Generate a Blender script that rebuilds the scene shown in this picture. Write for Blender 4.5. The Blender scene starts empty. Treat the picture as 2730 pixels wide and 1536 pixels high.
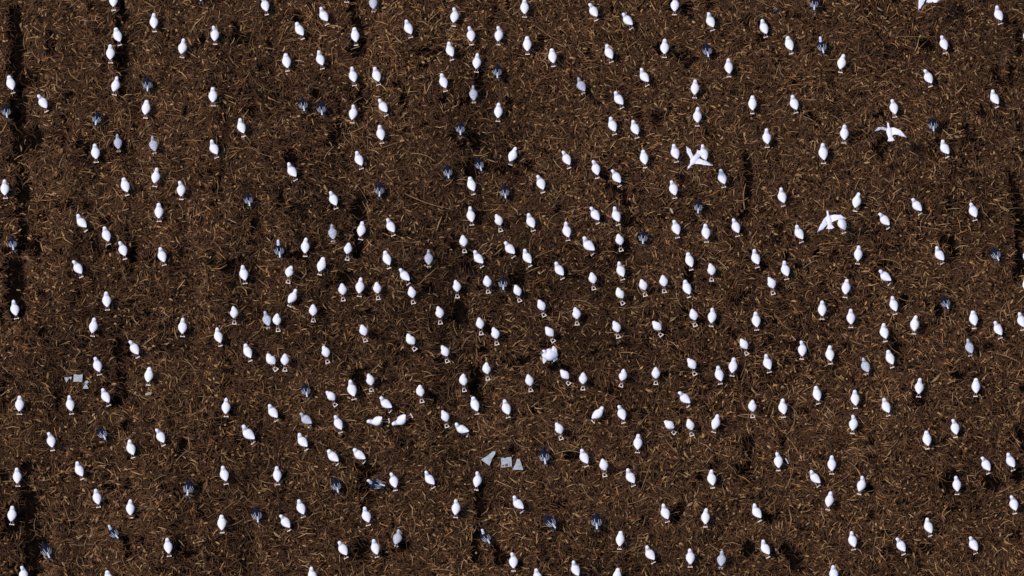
import bpy, math, random
import numpy as np
from mathutils import Vector, Matrix

random.seed(7)
rng = np.random.default_rng(11)
R = math.radians
sc = bpy.context.scene
col = sc.collection

# ------------------------------------------------------------------ camera, sky, sun, exposure
ELEV = R(65.0)                      # the camera looks down at 65 degrees
DIST = 200.0
WIDE = 25.05                        # metres across the frame at the centre
cam_d = bpy.data.cameras.new('camera')
cam = bpy.data.objects.new('camera', cam_d)
col.objects.link(cam)
cam.location = (0.0, -DIST * math.cos(ELEV), DIST * math.sin(ELEV))
cam.rotation_euler = (R(90) - ELEV, 0, 0)
cam_d.sensor_width = 36.0
cam_d.lens = 36.0 * DIST / WIDE
cam_d.clip_start = 1.0
cam_d.clip_end = 2000.0
sc.camera = cam

SUN_EL, SUN_AZ = R(60), R(-62)      # azimuth measured from +Y (up in the photo) clockwise: light comes from the left
sun_d = bpy.data.lights.new('sun', 'SUN')
sun_d.energy = 2.5
sun_d.angle = R(7.0)
sun_d.color = (1.0, 0.965, 0.93)
sun = bpy.data.objects.new('sun', sun_d)
col.objects.link(sun)
SUN_AZ = R(-105)
sv = Vector((math.sin(SUN_AZ) * math.cos(SUN_EL), math.cos(SUN_AZ) * math.cos(SUN_EL), math.sin(SUN_EL)))
sun.rotation_euler = sv.to_track_quat('Z', 'Y').to_euler()
sun.location = (0, 0, 30)
w = bpy.data.worlds.new('World')
sc.world = w
w.use_nodes = True
nt = w.node_tree
sky = nt.nodes.new('ShaderNodeTexSky')
sky.sky_type = 'NISHITA'
sky.sun_disc = False
sky.sun_elevation = SUN_EL
sky.sun_rotation = SUN_AZ
bg = nt.nodes['Background']
bg.inputs['Strength'].default_value = 0.13
nt.links.new(sky.outputs[0], bg.inputs['Color'])
sc.view_settings.view_transform = 'Standard'
sc.view_settings.look = 'None'
sc.view_settings.exposure = 0.12
sc.view_settings.gamma = 1.0
sc.view_settings.use_curve_mapping = False


# ------------------------------------------------------------------ helpers
def tag(o, label=None, cat=None, group=None, kind=None):
    if label: o['label'] = label
    if cat: o['category'] = cat
    if group: o['group'] = group
    if kind: o['kind'] = kind


def mat(name, color, rough=0.8, spec=0.3, noise=None, bump=None, attr=False):
    m = bpy.data.materials.new(name)
    m.use_nodes = True
    t = m.node_tree
    b = t.nodes['Principled BSDF']
    b.inputs['Roughness'].default_value = rough
    b.inputs['Specular IOR Level'].default_value = spec
    b.inputs['Base Color'].default_value = (*color, 1)
    tc = t.nodes.new('ShaderNodeTexCoord')
    src = None
    if attr:
        a = t.nodes.new('ShaderNodeAttribute')
        a.attribute_name = 'tint'
        src = a.outputs['Color']
    if noise:
        scale, c2, lo, hi = noise
        n = t.nodes.new('ShaderNodeTexNoise')
        n.inputs['Scale'].default_value = scale
        n.inputs['Detail'].default_value = 4
        t.links.new(tc.outputs['Object'], n.inputs['Vector'])
        r = t.nodes.new('ShaderNodeMapRange')
        r.inputs['From Min'].default_value = lo
        r.inputs['From Max'].default_value = hi
        t.links.new(n.outputs['Fac'], r.inputs['Value'])
        mx = t.nodes.new('ShaderNodeMix')
        mx.data_type = 'RGBA'
        if attr: mx.blend_type = 'MULTIPLY'
        t.links.new(r.outputs['Result'], mx.inputs[0])
        if src: t.links.new(src, mx.inputs[6])
        else: mx.inputs[6].default_value = (*color, 1)
        mx.inputs[7].default_value = (*c2, 1)
        src = mx.outputs[2]
    if src: t.links.new(src, b.inputs['Base Color'])
    if bump:
        n = t.nodes.new('ShaderNodeTexNoise')
        n.inputs['Scale'].default_value = bump[0]
        n.inputs['Detail'].default_value = 5
        t.links.new(tc.outputs['Object'], n.inputs['Vector'])
        bp = t.nodes.new('ShaderNodeBump')
        bp.inputs['Strength'].default_value = bump[1]
        bp.inputs['Distance'].default_value = bump[2]
        t.links.new(n.outputs['Fac'], bp.inputs['Height'])
        t.links.new(bp.outputs['Normal'], b.inputs['Normal'])
    return m


M_WHITE = mat('white_plumage', (0.82, 0.775, 0.835), 0.75, 0.2, noise=(26, (0.71, 0.68, 0.745), 0.42, 0.75), bump=(60, 0.25, 0.006))
M_WHITE_WARM = mat('cream_plumage', (0.83, 0.80, 0.82), 0.75, 0.2, noise=(22, (0.72, 0.70, 0.73), 0.42, 0.75), bump=(60, 0.25, 0.006))
M_DARK = mat('dark_plumage', (0.005, 0.006, 0.016), 0.7, 0.12, noise=(30, (0.010, 0.012, 0.030), 0.45, 0.7), bump=(50, 0.3, 0.006))
M_STREAK = mat('white_feather', (0.78, 0.77, 0.84), 0.6, 0.3, noise=(60, (0.40, 0.41, 0.52), 0.4, 0.7))
M_THIN = mat('thin_white_feather_edge', (0.76, 0.76, 0.82), 0.6, 0.3, noise=(60, (0.30, 0.31, 0.40), 0.4, 0.7))
M_GREY = mat('speckled_grey_plumage', (0.50, 0.49, 0.55), 0.8, 0.2, noise=(46, (0.18, 0.18, 0.25), 0.50, 0.62), bump=(60, 0.3, 0.006))
M_PALE = mat('pale_grey_plumage', (0.54, 0.53, 0.58), 0.8, 0.2, noise=(30, (0.32, 0.33, 0.39), 0.45, 0.65), bump=(60, 0.3, 0.006))
M_LEG = mat('pale_pink_leg', (0.50, 0.30, 0.24), 0.6, 0.3, noise=(80, (0.28, 0.13, 0.09), 0.4, 0.7))
M_FOOT = mat('pale_foot_plate', (0.80, 0.67, 0.58), 0.6, 0.3, noise=(60, (0.55, 0.42, 0.36), 0.45, 0.75))
M_BILL = mat('pink_bill', (0.50, 0.27, 0.20), 0.5, 0.4)
M_BILL_GREY = mat('grey_brown_bill', (0.16, 0.13, 0.11), 0.5, 0.4, noise=(60, (0.08, 0.06, 0.05), 0.4, 0.6))
M_PAPER = mat('weathered_white_plastic', (0.40, 0.42, 0.43), 0.7, 0.3, noise=(18, (0.25, 0.26, 0.28), 0.4, 0.7), bump=(40, 0.3, 0.005))
M_RUST = mat('rust_brown_print', (0.14, 0.05, 0.025), 0.8, 0.2)
M_SOIL = mat('wet_dark_soil', (0.0028, 0.0018, 0.0013), 0.95, 0.02, noise=(7, (0.010, 0.0050, 0.0027), 0.45, 0.7), bump=(22, 0.8, 0.03))
M_STRAW = mat('dry_straw', (0.1, 0.06, 0.03), 0.8, 0.12, attr=True, noise=(35, (0.45, 0.42, 0.40), 0.45, 0.75))
M_STALK = mat('tan_stalk', (0.30, 0.185, 0.09), 0.75, 0.15, noise=(30, (0.15, 0.085, 0.04), 0.4, 0.7))
M_LEAF = mat('tan_dry_leaf', (0.31, 0.18, 0.08), 0.75, 0.15, noise=(25, (0.15, 0.08, 0.032), 0.4, 0.7))
M_LEAF2 = mat('orange_brown_leaf', (0.27, 0.125, 0.045), 0.75, 0.15, noise=(25, (0.12, 0.052, 0.02), 0.4, 0.7))
M_COB = mat('pale_cob', (0.42, 0.36, 0.24), 0.8, 0.15, noise=(60, (0.25, 0.2, 0.12), 0.4, 0.7))


def link(name, me, m=None, parent=None, loc=None):
    o = bpy.data.objects.new(name, me)
    col.objects.link(o)
    if m is not None and me is not None and not me.materials: me.materials.append(m)
    if parent: o.parent = parent
    if loc: o.location = loc
    return o


def pymesh(name, v, f, smooth=True):
    me = bpy.data.meshes.new(name)
    me.from_pydata([tuple(p) for p in v], [], f)
    me.update()
    if smooth:
        me.polygons.foreach_set('use_smooth', [True] * len(me.polygons))
    return me


def spline(keys, n):
    """Catmull-Rom through rows of numbers."""
    K = np.array(keys, float)
    P = np.vstack([2 * K[0] - K[1], K, 2 * K[-1] - K[-2]])
    out = []
    for i in range(n):
        t = i / (n - 1) * (len(K) - 1)
        j = min(int(t), len(K) - 2); u = t - j
        a, b, c, d = P[j], P[j + 1], P[j + 2], P[j + 3]
        out.append(0.5 * (2 * b + (c - a) * u + (2 * a - 5 * b + 4 * c - d) * u * u + (3 * b - 3 * c + d - a) * u ** 3))
    return np.array(out)


def loft(keys, n=18, seg=14, name='body'):
    """keys: x, y, z, half width, half height. Returns mesh and a surface function."""
    S = spline(keys, n)
    S[:, 3:] = np.maximum(S[:, 3:], 0.003)
    P = S[:, :3]
    T = np.gradient(P, axis=0)
    T /= np.linalg.norm(T, axis=1)[:, None]
    v, f = [], []
    frames = []
    for i in range(n):
        side = np.cross(T[i], (0, 0, 1.0))
        if np.linalg.norm(side) < 0.05: side = np.array((1.0, 0, 0))
        side /= np.linalg.norm(side)
        up = np.cross(side, T[i])
        frames.append((P[i], side, up, S[i, 3], S[i, 4]))
        for k in range(seg):
            a = 2 * math.pi * k / seg
            v.append(P[i] + side * math.sin(a) * S[i, 3] + up * math.cos(a) * S[i, 4])
    for i in range(n - 1):
        for k in range(seg):
            k2 = (k + 1) % seg
            f.append((i * seg + k, i * seg + k2, (i + 1) * seg + k2, (i + 1) * seg + k))
    v.append(P[0] - T[0] * S[0, 3] * 0.4); v.append(P[-1] + T[-1] * S[-1, 3] * 0.5)
    a0, a1 = n * seg, n * seg + 1
    for k in range(seg):
        k2 = (k + 1) % seg
        f.append((a0, k2, k)); f.append((a1, (n - 1) * seg + k, (n - 1) * seg + k2))

    def surf(s, phi, lift=0.0):
        t = s * (n - 1); j = min(int(t), n - 2); u = t - j
        A, B = frames[j], frames[j + 1]
        p = A[0] * (1 - u) + B[0] * u
        sd = A[1] * (1 - u) + B[1] * u; up = A[2] * (1 - u) + B[2] * u
        rw = A[3] * (1 - u) + B[3] * u + lift; rh = A[4] * (1 - u) + B[4] * u + lift
        return p + sd * math.sin(phi) * rw + up * math.cos(phi) * rh
    return pymesh(name, v, f), surf


def tube_mesh(name, pts, rad, seg=6):
    keys = [(*p, r, r) for p, r in zip(pts, rad)]
    return loft(keys, n=len(pts) * 2, seg=seg, name=name)[0]


def slab(name, outline, z0=0.0, z1=0.01, hole=None):
    """A flat plate with its real thickness, optionally with a hole of the same point count."""
    n = len(outline)
    v = [(x, y, z1) for x, y in outline] + [(x, y, z0) for x, y in outline]
    if not hole:
        f = [tuple(range(n)), tuple(range(2 * n - 1, n - 1, -1))]
        for k in range(n):
            k2 = (k + 1) % n
            f.append((k, n + k, n + k2, k2))
    else:
        v += [(x, y, z1) for x, y in hole] + [(x, y, z0) for x, y in hole]
        f = []
        for k in range(n):
            k2 = (k + 1) % n
            f.append((k, k2, 2 * n + k2, 2 * n + k))
            f.append((n + k, 3 * n + k, 3 * n + k2, n + k2))
            f.append((k, n + k, n + k2, k2))
            f.append((2 * n + k, 2 * n + k2, 3 * n + k2, 3 * n + k))
    return pymesh(name, v, f, smooth=False)


# ------------------------------------------------------------------ terrain
def lattice(seed, size=128):
    return np.random.default_rng(seed).random((size, size))


LAT = [lattice(s) for s in range(20, 28)]


def vnoise(x, y, cell, k):
    g = LAT[k]
    X = np.asarray(x) / cell + 37.3; Y = np.asarray(y) / cell + 51.7
    xi = np.floor(X).astype(int); yi = np.floor(Y).astype(int)
    u = X - xi; v = Y - yi
    u = u * u * (3 - 2 * u); v = v * v * (3 - 2 * v)
    n = g.shape[0]
    a = g[xi % n, yi % n]; b = g[(xi + 1) % n, yi % n]; c = g[xi % n, (yi + 1) % n]; d = g[(xi + 1) % n, (yi + 1) % n]
    return a * (1 - u) * (1 - v) + b * u * (1 - v) + c * (1 - u) * v + d * u * v


C0 = Vector(cam.location)
RIGHT = Vector((1, 0, 0))
UP = Vector((0, math.sin(ELEV), math.cos(ELEV)))
FWD = Vector((0, math.cos(ELEV), -math.sin(ELEV)))


def at(px, py, z=0.0):
    """photograph pixel -> point at height z"""
    d = FWD * DIST + RIGHT * ((px / 2730 - 0.5) * WIDE) + UP * (-(py - 768) / 2730 * WIDE)
    t = (z - C0.z) / d.z
    return C0 + d * t


# bare dark hollows and wheel ruts: photo x, y, half width, half height (pixels of the 2576 wide view)
HOLLOW = [(38, 60, 24, 55), (44, 150, 24, 70), (52, 250, 26, 90), (45, 370, 24, 80), (58, 470, 22, 90), (55, 600, 22, 90), (50, 690, 16, 60),
          (62, 1200, 20, 60), (75, 1290, 26, 60), (92, 1400, 36, 60), (90, 345, 14, 26), (10, 980, 14, 40), (6, 800, 10, 30),
          (302, 60, 20, 60), (306, 135, 16, 50), (330, 640, 14, 60), (322, 590, 12, 40), (268, 560, 18, 14), (300, 860, 14, 46), (288, 1010, 20, 18),
          (330, 880, 10, 22), (895, 60, 22, 70), (900, 110, 22, 34), (908, 245, 26, 30), (925, 1230, 34, 60), (922, 1290, 20, 60), (915, 1380, 20, 40),
          (1190, 420, 22, 60), (1200, 530, 20, 60), (1180, 250, 14, 30), (1205, 1290, 20, 55), (1195, 1370, 16, 36), (1180, 640, 26, 36), (1160, 790, 20, 30),
          (735, 395, 20, 24), (706, 490, 16, 24), (750, 50, 18, 16), (865, 700, 18, 18), (1015, 250, 10, 20), (745, 640, 24, 18), (1120, 250, 12, 12),
          (1080, 730, 20, 16), (640, 570, 14, 34), (1565, 640, 26, 28), (1730, 690, 20, 40), (1880, 430, 10, 60), (1290, 1130, 14, 20), (1330, 420, 12, 14),
          (1445, 620, 26, 16), (1880, 1180, 26, 14), (2010, 40, 14, 16), (2330, 118, 22, 18), (2225, 120, 12, 14), (2560, 90, 16, 46), (2430, 320, 12, 12),
          (2395, 620, 12, 60), (2562, 650, 16, 50), (2100, 180, 16, 16), (1750, 70, 18, 18), (2390, 1200, 26, 30), (2560, 1200, 18, 24), (2500, 1215, 24, 20),
          (1395, 900, 14, 30), (1480, 620, 12, 10), (1215, 880, 20, 14), (2480, 870, 24, 16), (2250, 880, 20, 24), (2310, 1000, 14, 30), (1935, 1300, 30, 24),
          (1880, 1390, 16, 40), (1990, 1400, 26, 36), (1700, 1290, 16, 20), (460, 1120, 12, 40), (1640, 1080, 18, 12), (800, 240, 16, 18), (1730, 30, 14, 20),
          (1540, 30, 8, 20), (1660, 120, 12, 14), (1880, 60, 14, 24), (1300, 700, 20, 18), (1020, 1380, 20, 16), (1260, 1400, 18, 30), (2200, 590, 18, 12)]
HW = []
for (hx, hy, rx, ry) in HOLLOW:
    p = at(hx * 1.0598, hy * 1.0598)
    HW.append((p.x, p.y, rx * 0.0104, ry * 0.0104 / math.sin(ELEV)))
RUTS = [(48, 20, 0.62), (98, 10, 0.3), (303, 15, 0.62), (340, 8, 0.35), (905, 15, 0.5), (1192, 14, 0.5), (505, 10, 0.4), (620, 7, 0.25), (1480, 8, 0.25), (1730, 9, 0.3), (1880, 12, 0.35), (2110, 10, 0.3), (2360, 12, 0.35), (2560, 12, 0.45)]


def bare(x, y):
    """1 where the litter is missing and the wet soil shows"""
    x = np.asarray(x, float); y = np.asarray(y, float)
    wob = (vnoise(x, y, 0.35, 0) - 0.5) * 1.3 + (vnoise(x, y, 0.12, 1) - 0.5) * 0.7
    m = np.zeros_like(x)
    for (cx, cy, rx, ry) in HW:
        d = np.sqrt(((x - cx) / (rx * 0.92)) ** 2 + ((y - cy) / (ry * 0.92)) ** 2) + wob * 1.0
        m = np.maximum(m, np.clip((1.15 - d) / 0.55, 0, 1))
    for (rx, rw, st) in RUTS:
        cx = (rx / 2576 - 0.5) * WIDE
        d = np.abs(x - cx - (vnoise(y * 0 + rx, y, 1.3, 2) - 0.5) * 0.4) / (rw * 0.0104)
        on = np.clip((vnoise(x * 0 + rx * 3.7, y, 0.9, 3) - (1 - st * 0.75)) / 0.12, 0, 1)
        m = np.maximum(m, np.clip((1.2 - d - wob) / 0.4, 0, 1) * on)
    small = np.clip((vnoise(x, y, 0.42, 4) * 0.6 + vnoise(x, y, 0.2, 5) * 0.4 - 0.745) / 0.05, 0, 1)
    return np.maximum(m, small * 0.9)


def crop_rows(x, y):
    """cleaner, paler litter along some crop rows, dirtier between them"""
    x = np.asarray(x, float); y = np.asarray(y, float)
    side = np.clip(0.75 - x / 16.0, 0.35, 1.3)
    return 1.0 + side * ((vnoise(x, y * 0.10, 0.42, 0) - 0.5) * 0.42 + (vnoise(x, y * 0.16, 0.16, 3) - 0.5) * 0.30)


def height(x, y):
    x = np.asarray(x, float); y = np.asarray(y, float)
    h = (vnoise(x, y, 2.6, 5) - 0.5) * 0.10 + (vnoise(x, y, 0.7, 6) - 0.5) * 0.08 + (vnoise(x, y, 0.22, 7) - 0.5) * 0.05
    h += 0.02 * np.sin(x * 2 * math.pi / 2.86)
    return h - 0.12 * bare(x, y)


def raw_mesh(name, V, F, smooth=True, tint=None):
    """fast mesh from numpy: V (n,3), F (m,4)"""
    me = bpy.data.meshes.new(name)
    me.vertices.add(len(V)); me.vertices.foreach_set('co', np.ascontiguousarray(V, dtype=np.float32).ravel())
    m, k = F.shape
    me.loops.add(m * k); me.loops.foreach_set('vertex_index', np.ascontiguousarray(F, dtype=np.int32).ravel())
    me.polygons.add(m)
    me.polygons.foreach_set('loop_start', np.arange(0, m * k, k, dtype=np.int32))
    try: me.polygons.foreach_set('loop_total', np.full(m, k, dtype=np.int32))
    except Exception: pass
    if tint is not None:
        a = me.attributes.new('tint', 'FLOAT_COLOR', 'POINT')
        a.data.foreach_set('color', np.ascontiguousarray(np.hstack([tint, np.ones((len(tint), 1))]), dtype=np.float32).ravel())
    me.update(calc_edges=True)
    if smooth: me.polygons.foreach_set('use_smooth', np.ones(m, dtype=bool))
    return me


gx = np.concatenate([[-900, -300, -90, -30, -17], np.linspace(-14.2, 14.2, 430), [17, 30, 90, 300, 900]])
gy = np.concatenate([[-900, -300, -90, -30, -15], np.linspace(-10.2, 10.2, 310), [15, 30, 90, 300, 900]])
GX, GY = np.meshgrid(gx, gy, indexing='ij')
GZ = height(GX, GY)
V = np.stack([GX.ravel(), GY.ravel(), GZ.ravel()], 1)
ny = len(gy)
ii, jj = np.meshgrid(np.arange(len(gx) - 1), np.arange(ny - 1), indexing='ij')
a = (ii * ny + jj).ravel()
F = np.stack([a, a + ny, a + ny + 1, a + 1], 1)
ground = link('ground', raw_mesh('ground', V, F), M_SOIL)
tag(ground, kind='structure')


# ------------------------------------------------------------------ straw litter
def strips(n, L, W, zr, tents, curl, pal, bright, segs=3, keep=1.0, tiltmax=0.25):
    x = rng.uniform(-13.9, 13.9, n); y = rng.uniform(-9.9, 9.9, n)
    b = bare(x, y)
    dens = (0.45 + 0.8 * vnoise(x, y, 1.6, 2) + 0.25 * vnoise(x, y, 0.4, 3)) * np.clip(crop_rows(x, y), 0.55, 1.3)
    ok = (rng.random(n) > b * keep) & (rng.random(n) < dens)
    x, y, b = x[ok], y[ok], b[ok]; n = len(x)
    # the fibres swirl: neighbours share a direction
    th = (vnoise(x, y, 0.55, 1) * 2 + vnoise(x, y, 1.7, 6)) * math.pi * 1.6 + rng.normal(0, 0.75, n)
    ln = rng.lognormal(math.log(L), 0.4, n); wd = W * rng.uniform(0.6, 1.5, n)
    k = rng.normal(0, curl, n)
    t = np.linspace(-0.5, 0.5, segs + 1)
    ang = th[:, None] + k[:, None] * t[None, :] * 2
    step = ln[:, None] / segs
    dx = np.cos(ang); dy = np.sin(ang)
    X = np.cumsum(dx * step, 1); Y = np.cumsum(dy * step, 1)
    X = X - X.mean(1)[:, None] + x[:, None]; Y = Y - Y.mean(1)[:, None] + y[:, None]
    tilt = rng.normal(0, tiltmax, n)
    base = (height(x, y) + 0.10 * b) + zr[0] + (zr[1] - zr[0]) * rng.random(n)
    arch = rng.uniform(0, 0.12, n)[:, None] * ln[:, None] * (0.25 - t[None, :] ** 2) * 4
    Z = base[:, None] + np.tan(tilt)[:, None] * t[None, :] * ln[:, None] + arch
    roll = rng.normal(0, 0.5, n)
    sx = -dy * np.cos(roll)[:, None]; sy = dx * np.cos(roll)[:, None]; sz = np.repeat(np.sin(roll)[:, None], segs + 1, 1)
    tp = np.array([0.55] + [1.0] * (segs - 1) + [0.35])[None, :] * wd[:, None] * 0.5
    P = np.stack([X, Y, Z], 2); S = np.stack([sx, sy, sz], 2) * tp[:, :, None]
    rows = [P - S, P + S] if not tents else [P - S, P + np.array([0, 0, 1.0]) * tp[:, :, None] * 0.9, P + S]
    r = len(rows)
    V = np.stack(rows, 2).reshape(-1, 3)
    base_i = (np.arange(n) * (segs + 1) * r)[:, None, None]
    s_i = (np.arange(segs) * r)[None, :, None]; c_i = np.arange(r - 1)[None, None, :]
    a = (base_i + s_i + c_i).ravel()
    F = np.stack([a, a + 1, a + r + 1, a + r], 1)
    pal = np.array(pal)
    c = pal[rng.integers(0, len(pal), n)] * rng.lognormal(0, bright, n)[:, None] 
    darkish = np.exp(-(((x + 0.9) / 4.2) ** 2 + ((y + 0.6) / 1.9) ** 2) ** 1.5)       # straw coloured darker in a broad mid-field patch
    c = c * ((0.78 + 0.44 * vnoise(x, y, 3.1, 4)) * crop_rows(x, y) * (1 - 0.30 * darkish))[:, None]
    c = c * np.minimum(1.0, 0.42 / c.max(1))[:, None]
    return V, F, np.repeat(c, (segs + 1) * r, 0)


def litter(name, label, parts):
    Vs, Fs, Cs, off = [], [], [], 0
    for (V, F, C) in parts:
        Vs.append(V); Fs.append(F + off); Cs.append(C); off += len(V)
    o = link(name, raw_mesh(name, np.vstack(Vs), np.vstack(Fs), smooth=False, tint=np.vstack(Cs)), M_STRAW)
    tag(o, label, 'straw', kind='stuff')
    return o


BROWN = [(0.088, 0.0395, 0.0182), (0.065, 0.0285, 0.0135), (0.109, 0.0525, 0.0245), (0.077, 0.031, 0.013), (0.098, 0.0435, 0.0188)]
TAN = [(0.17, 0.090, 0.040), (0.14, 0.068, 0.028), (0.22, 0.122, 0.056), (0.16, 0.068, 0.024)]
litter('straw_litter', 'dark brown tangled straw and fine stems covering the whole field', [
    strips(400000, 0.15, 0.0115, (-0.01, 0.035), False, 0.5, BROWN, 0.34, segs=2, keep=0.94),
    strips(24000, 0.13, 0.010, (0.02, 0.05), False, 0.4, TAN, 0.38, segs=3, keep=0.93),
    strips(26000, 0.11, 0.042, (0.0, 0.03), True, 0.5, [(0.092, 0.045, 0.020), (0.065, 0.030, 0.013), (0.125, 0.064, 0.028)], 0.38, segs=2, keep=0.97, tiltmax=0.3),
    strips(2500, 0.40, 0.010, (0.03, 0.055), False, 0.7, TAN, 0.35, segs=5, keep=0.9, tiltmax=0.06)])
litter('loose_straw', 'scattered tan straw stems lying on top of the brown litter', [
    strips(11000, 0.16, 0.018, (0.035, 0.06), True, 0.35, [(0.30, 0.150, 0.058), (0.37, 0.205, 0.088), (0.24, 0.102, 0.034), (0.41, 0.245, 0.115)], 0.38, segs=2, keep=0.98, tiltmax=0.12),
    strips(15000, 0.065, 0.040, (0.03, 0.055), True, 0.4, [(0.26, 0.140, 0.058), (0.20, 0.090, 0.030), (0.32, 0.19, 0.085), (0.14, 0.068, 0.028)], 0.42, segs=2, keep=0.98, tiltmax=0.15)])

# the largest loose pieces, each one an object of its own lying on the ground
def lens(name, L, W, bend=0.15, arch=0.02):
    v, f = [], []
    n = 6
    for i in range(n + 1):
        t = i / n
        wv = W * 0.5 * math.sin(math.pi * min(max(t, 0.04), 0.97)) ** 0.8
        x = (t - 0.5) * L; y = bend * L * (t - 0.5) ** 2 * 2; z = arch * math.sin(math.pi * t)
        v += [(x, y - wv, z), (x, y, z + wv * 0.35 + 0.003), (x, y + wv, z), (x, y, z - 0.003)]
    for i in range(n):
        for k in range(4):
            k2 = (k + 1) % 4
            f.append((i * 4 + k, (i + 1) * 4 + k, (i + 1) * 4 + k2, i * 4 + k2))
    f.append((0, 1, 2, 3)); f.append((4 * n + 3, 4 * n + 2, 4 * n + 1, 4 * n))
    return pymesh(name, v, f)


def stalk(name, L, W, bend):
    pts = [(-L / 2, 0, 0), (-L / 6, bend, 0.008), (L / 6, bend, 0.012), (L / 2, -bend * 0.4, 0.002)]
    return tube_mesh(name, pts, [W * 0.5, W * 0.5, W * 0.42, W * 0.3], seg=5)


leaves = [lens('leaf', 0.15, 0.058), lens('leaf', 0.11, 0.058, -0.1), lens('leaf', 0.19, 0.046, 0.25), lens('leaf', 0.10, 0.072, 0.05, 0.03)]
for k, me in enumerate(leaves): me.materials.append(M_LEAF if k % 2 == 0 else M_LEAF2)
stalks = [stalk('straw_stalk', 0.42, 0.020, 0.02), stalk('straw_stalk', 0.30, 0.024, -0.03), stalk('straw_stalk', 0.50, 0.018, 0.04), stalk('straw_stalk', 0.24, 0.026, 0.0)]
for me in stalks: me.materials.append(M_STALK)


def lay(name, me, px, py, ang, s=1.0):
    p = at(px, py, 0.0)
    z = float(height(p.x, p.y) + 0.1 * bare(p.x, p.y)) + 0.055
    o = link(name, me, None, ground)
    o.location = (p.x, p.y, z)
    o.rotation_euler = (random.uniform(-0.12, 0.12), random.uniform(-0.12, 0.12), R(ang))
    o.scale = (s, s, s)
    return o


# ones that can be recognised in the photograph (photo pixels)
for (px, py, an, s) in [(400, 163, 80, 1.0), (105, 166, 80, 1.0), (140, 98, 60, 0.9), (652, 175, -5, 0.9), (1153, 80, 70, 1.1), (1366 + 594, 43, -60, 1.1),
                        (1366 + 163, 170, 55, 1.1), (1366 + 305, 163, 30, 0.9), (1366 + 312, 179, 0, 0.8), (2047 + 298, 31, -35, 1.1), (2047 + 85, 103, -5, 1.0),
                        (2047 + 505, 370, -20, 1.2), (1366 + 430, 90 + 768, 40, 1.3), (868, 505, -60, 1.4), (1045, 495, -50, 1.3), (1366 + 240, 384 + 135, 30, 1.2),
                        (1366 + 1148 // 3.77, 768 + 5, 20, 1), (1366 + 115, 768 + 298, 60, 1.3), (1366 + 595, 920, -70, 1.5), (1366 + 365, 768 + 278, -25, 1.5),
                        (1366 + 555, 768 + 280, 50, 1.4), (1366 + 475, 1152 + 195, 35, 1.4), (1366 + 462, 1152 + 65, -60, 1.5), (1366 + 482, 1152 + 68, 10, 1.2),
                        (1366 + 175, 1152 + 225, -30, 1.5), (683 + 102, 768 + 57, -40, 1.3), (683 + 228, 768 + 152, 70, 1.0), (683 + 56, 1152 + 280, -40, 1.6),
                        (683 + 155, 1152 + 147, -80, 1.2), (1366 + 42, 768 + 10, 5, 1.3), (2047 + 375, 1152 + 78, 75, 1.2), (2047 + 372, 1152 + 170, -35, 1.2),
                        (2047 + 325, 1152 + 60, 60, 1.3), (2047 + 400, 1152 + 292, 0, 1.2), (2047 + 395, 1152 + 300, -50, 1.0), (2047 + 640, 384 + 140, 35, 1.2),
                        (2047 + 388, 768 + 253, 70, 1.1), (2047 + 450, 768 + 245, 45, 1.9), (215, 1152 + 285, 30, 1.2), (130, 1152 + 100, 50, 1.3), (260, 1152 + 235, 80, 1.4),
                        (165, 384 + 24, 60, 1.0), (345, 384 + 110, 85, 1.0), (1366 + 445, 768 + 358, 75, 1.2), (1366 + 360, 1152 + 285, 70, 1.3)]:
    lay('leaf', random.choice(leaves), px, py, an, s)
for (px, py, an, s) in [(683 + 268, 272, 42, 0.9), (1366 + 145, 1152 + 60, 4, 1.3), (683 + 600, 384 + 29, 5, 1.3), (683 + 445, 384 + 40, -18, 1.3), (1366 + 560, 768 - 60, -45, 1.3),
                        (1366 + 162, 384 + 185, 68, 1.0), (1366 + 320, 384 + 180, -55, 0.9), (520, 384 + 180, 88, 0.8), (683 + 500, 1152 + 374, -5, 1.4), (175, 1152 + 112, 12, 1.0),
                        (487, 1152 + 70, 42, 1.0), (1366 + 620, 384 + 140, 88, 1.6), (683 + 512, 69, 2, 1.0), (2047 + 500, 768 + 18, -45, 0.9), (80, 384 + 100, 35, 0.8),
                        (1366 + 480, 384 + 88, 88, 0.9), (1366 + 487, 384 + 84, 85, 0.8), (440, 768 + 80, 60, 0.7), (2047 + 390, 30 + 384, -28, 1.1), (683 + 440, 384 + 70, -40, 1.0)]:
    lay('straw_stalk', random.choice(stalks), px, py, an, s)
for k in range(200):
    lay('leaf', random.choice(leaves), random.uniform(0, 2730), random.uniform(0, 1536), random.uniform(0, 360), random.uniform(0.6, 1.15))
for k in range(230):
    lay('straw_stalk', random.choice(stalks), random.uniform(0, 2730), random.uniform(0, 1536), random.uniform(0, 360), random.uniform(0.5, 1.1))

# ------------------------------------------------------------------ geese
# local frame: y forward (away from the camera), z up
TAIL = [(0, -0.188, 0.318, 0.017, 0.006), (0, -0.155, 0.310, 0.042, 0.018), (0, -0.105, 0.292, 0.077, 0.048), (0, -0.03, 0.27, 0.113, 0.088),
        (0, 0.035, 0.265, 0.126, 0.102), (0, 0.095, 0.285, 0.112, 0.092)]


def neck(dx=0.0, up=1.0, thick=1.0):
    return [(dx * 0.1, 0.140, 0.315, 0.074 * thick, 0.060), (dx * 0.4, 0.162, 0.305 + 0.055 * up, 0.065 * thick, 0.042),
            (dx * 0.8, 0.175, 0.30 + 0.10 * up, 0.055 * thick, 0.044), (dx, 0.192, 0.30 + 0.12 * up, 0.053 * thick, 0.045), (dx * 1.3, 0.212, 0.30 + 0.11 * up, 0.044 * thick, 0.036),
            (dx * 1.5, 0.226, 0.30 + 0.085 * up, 0.026 * thick, 0.022)]


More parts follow.
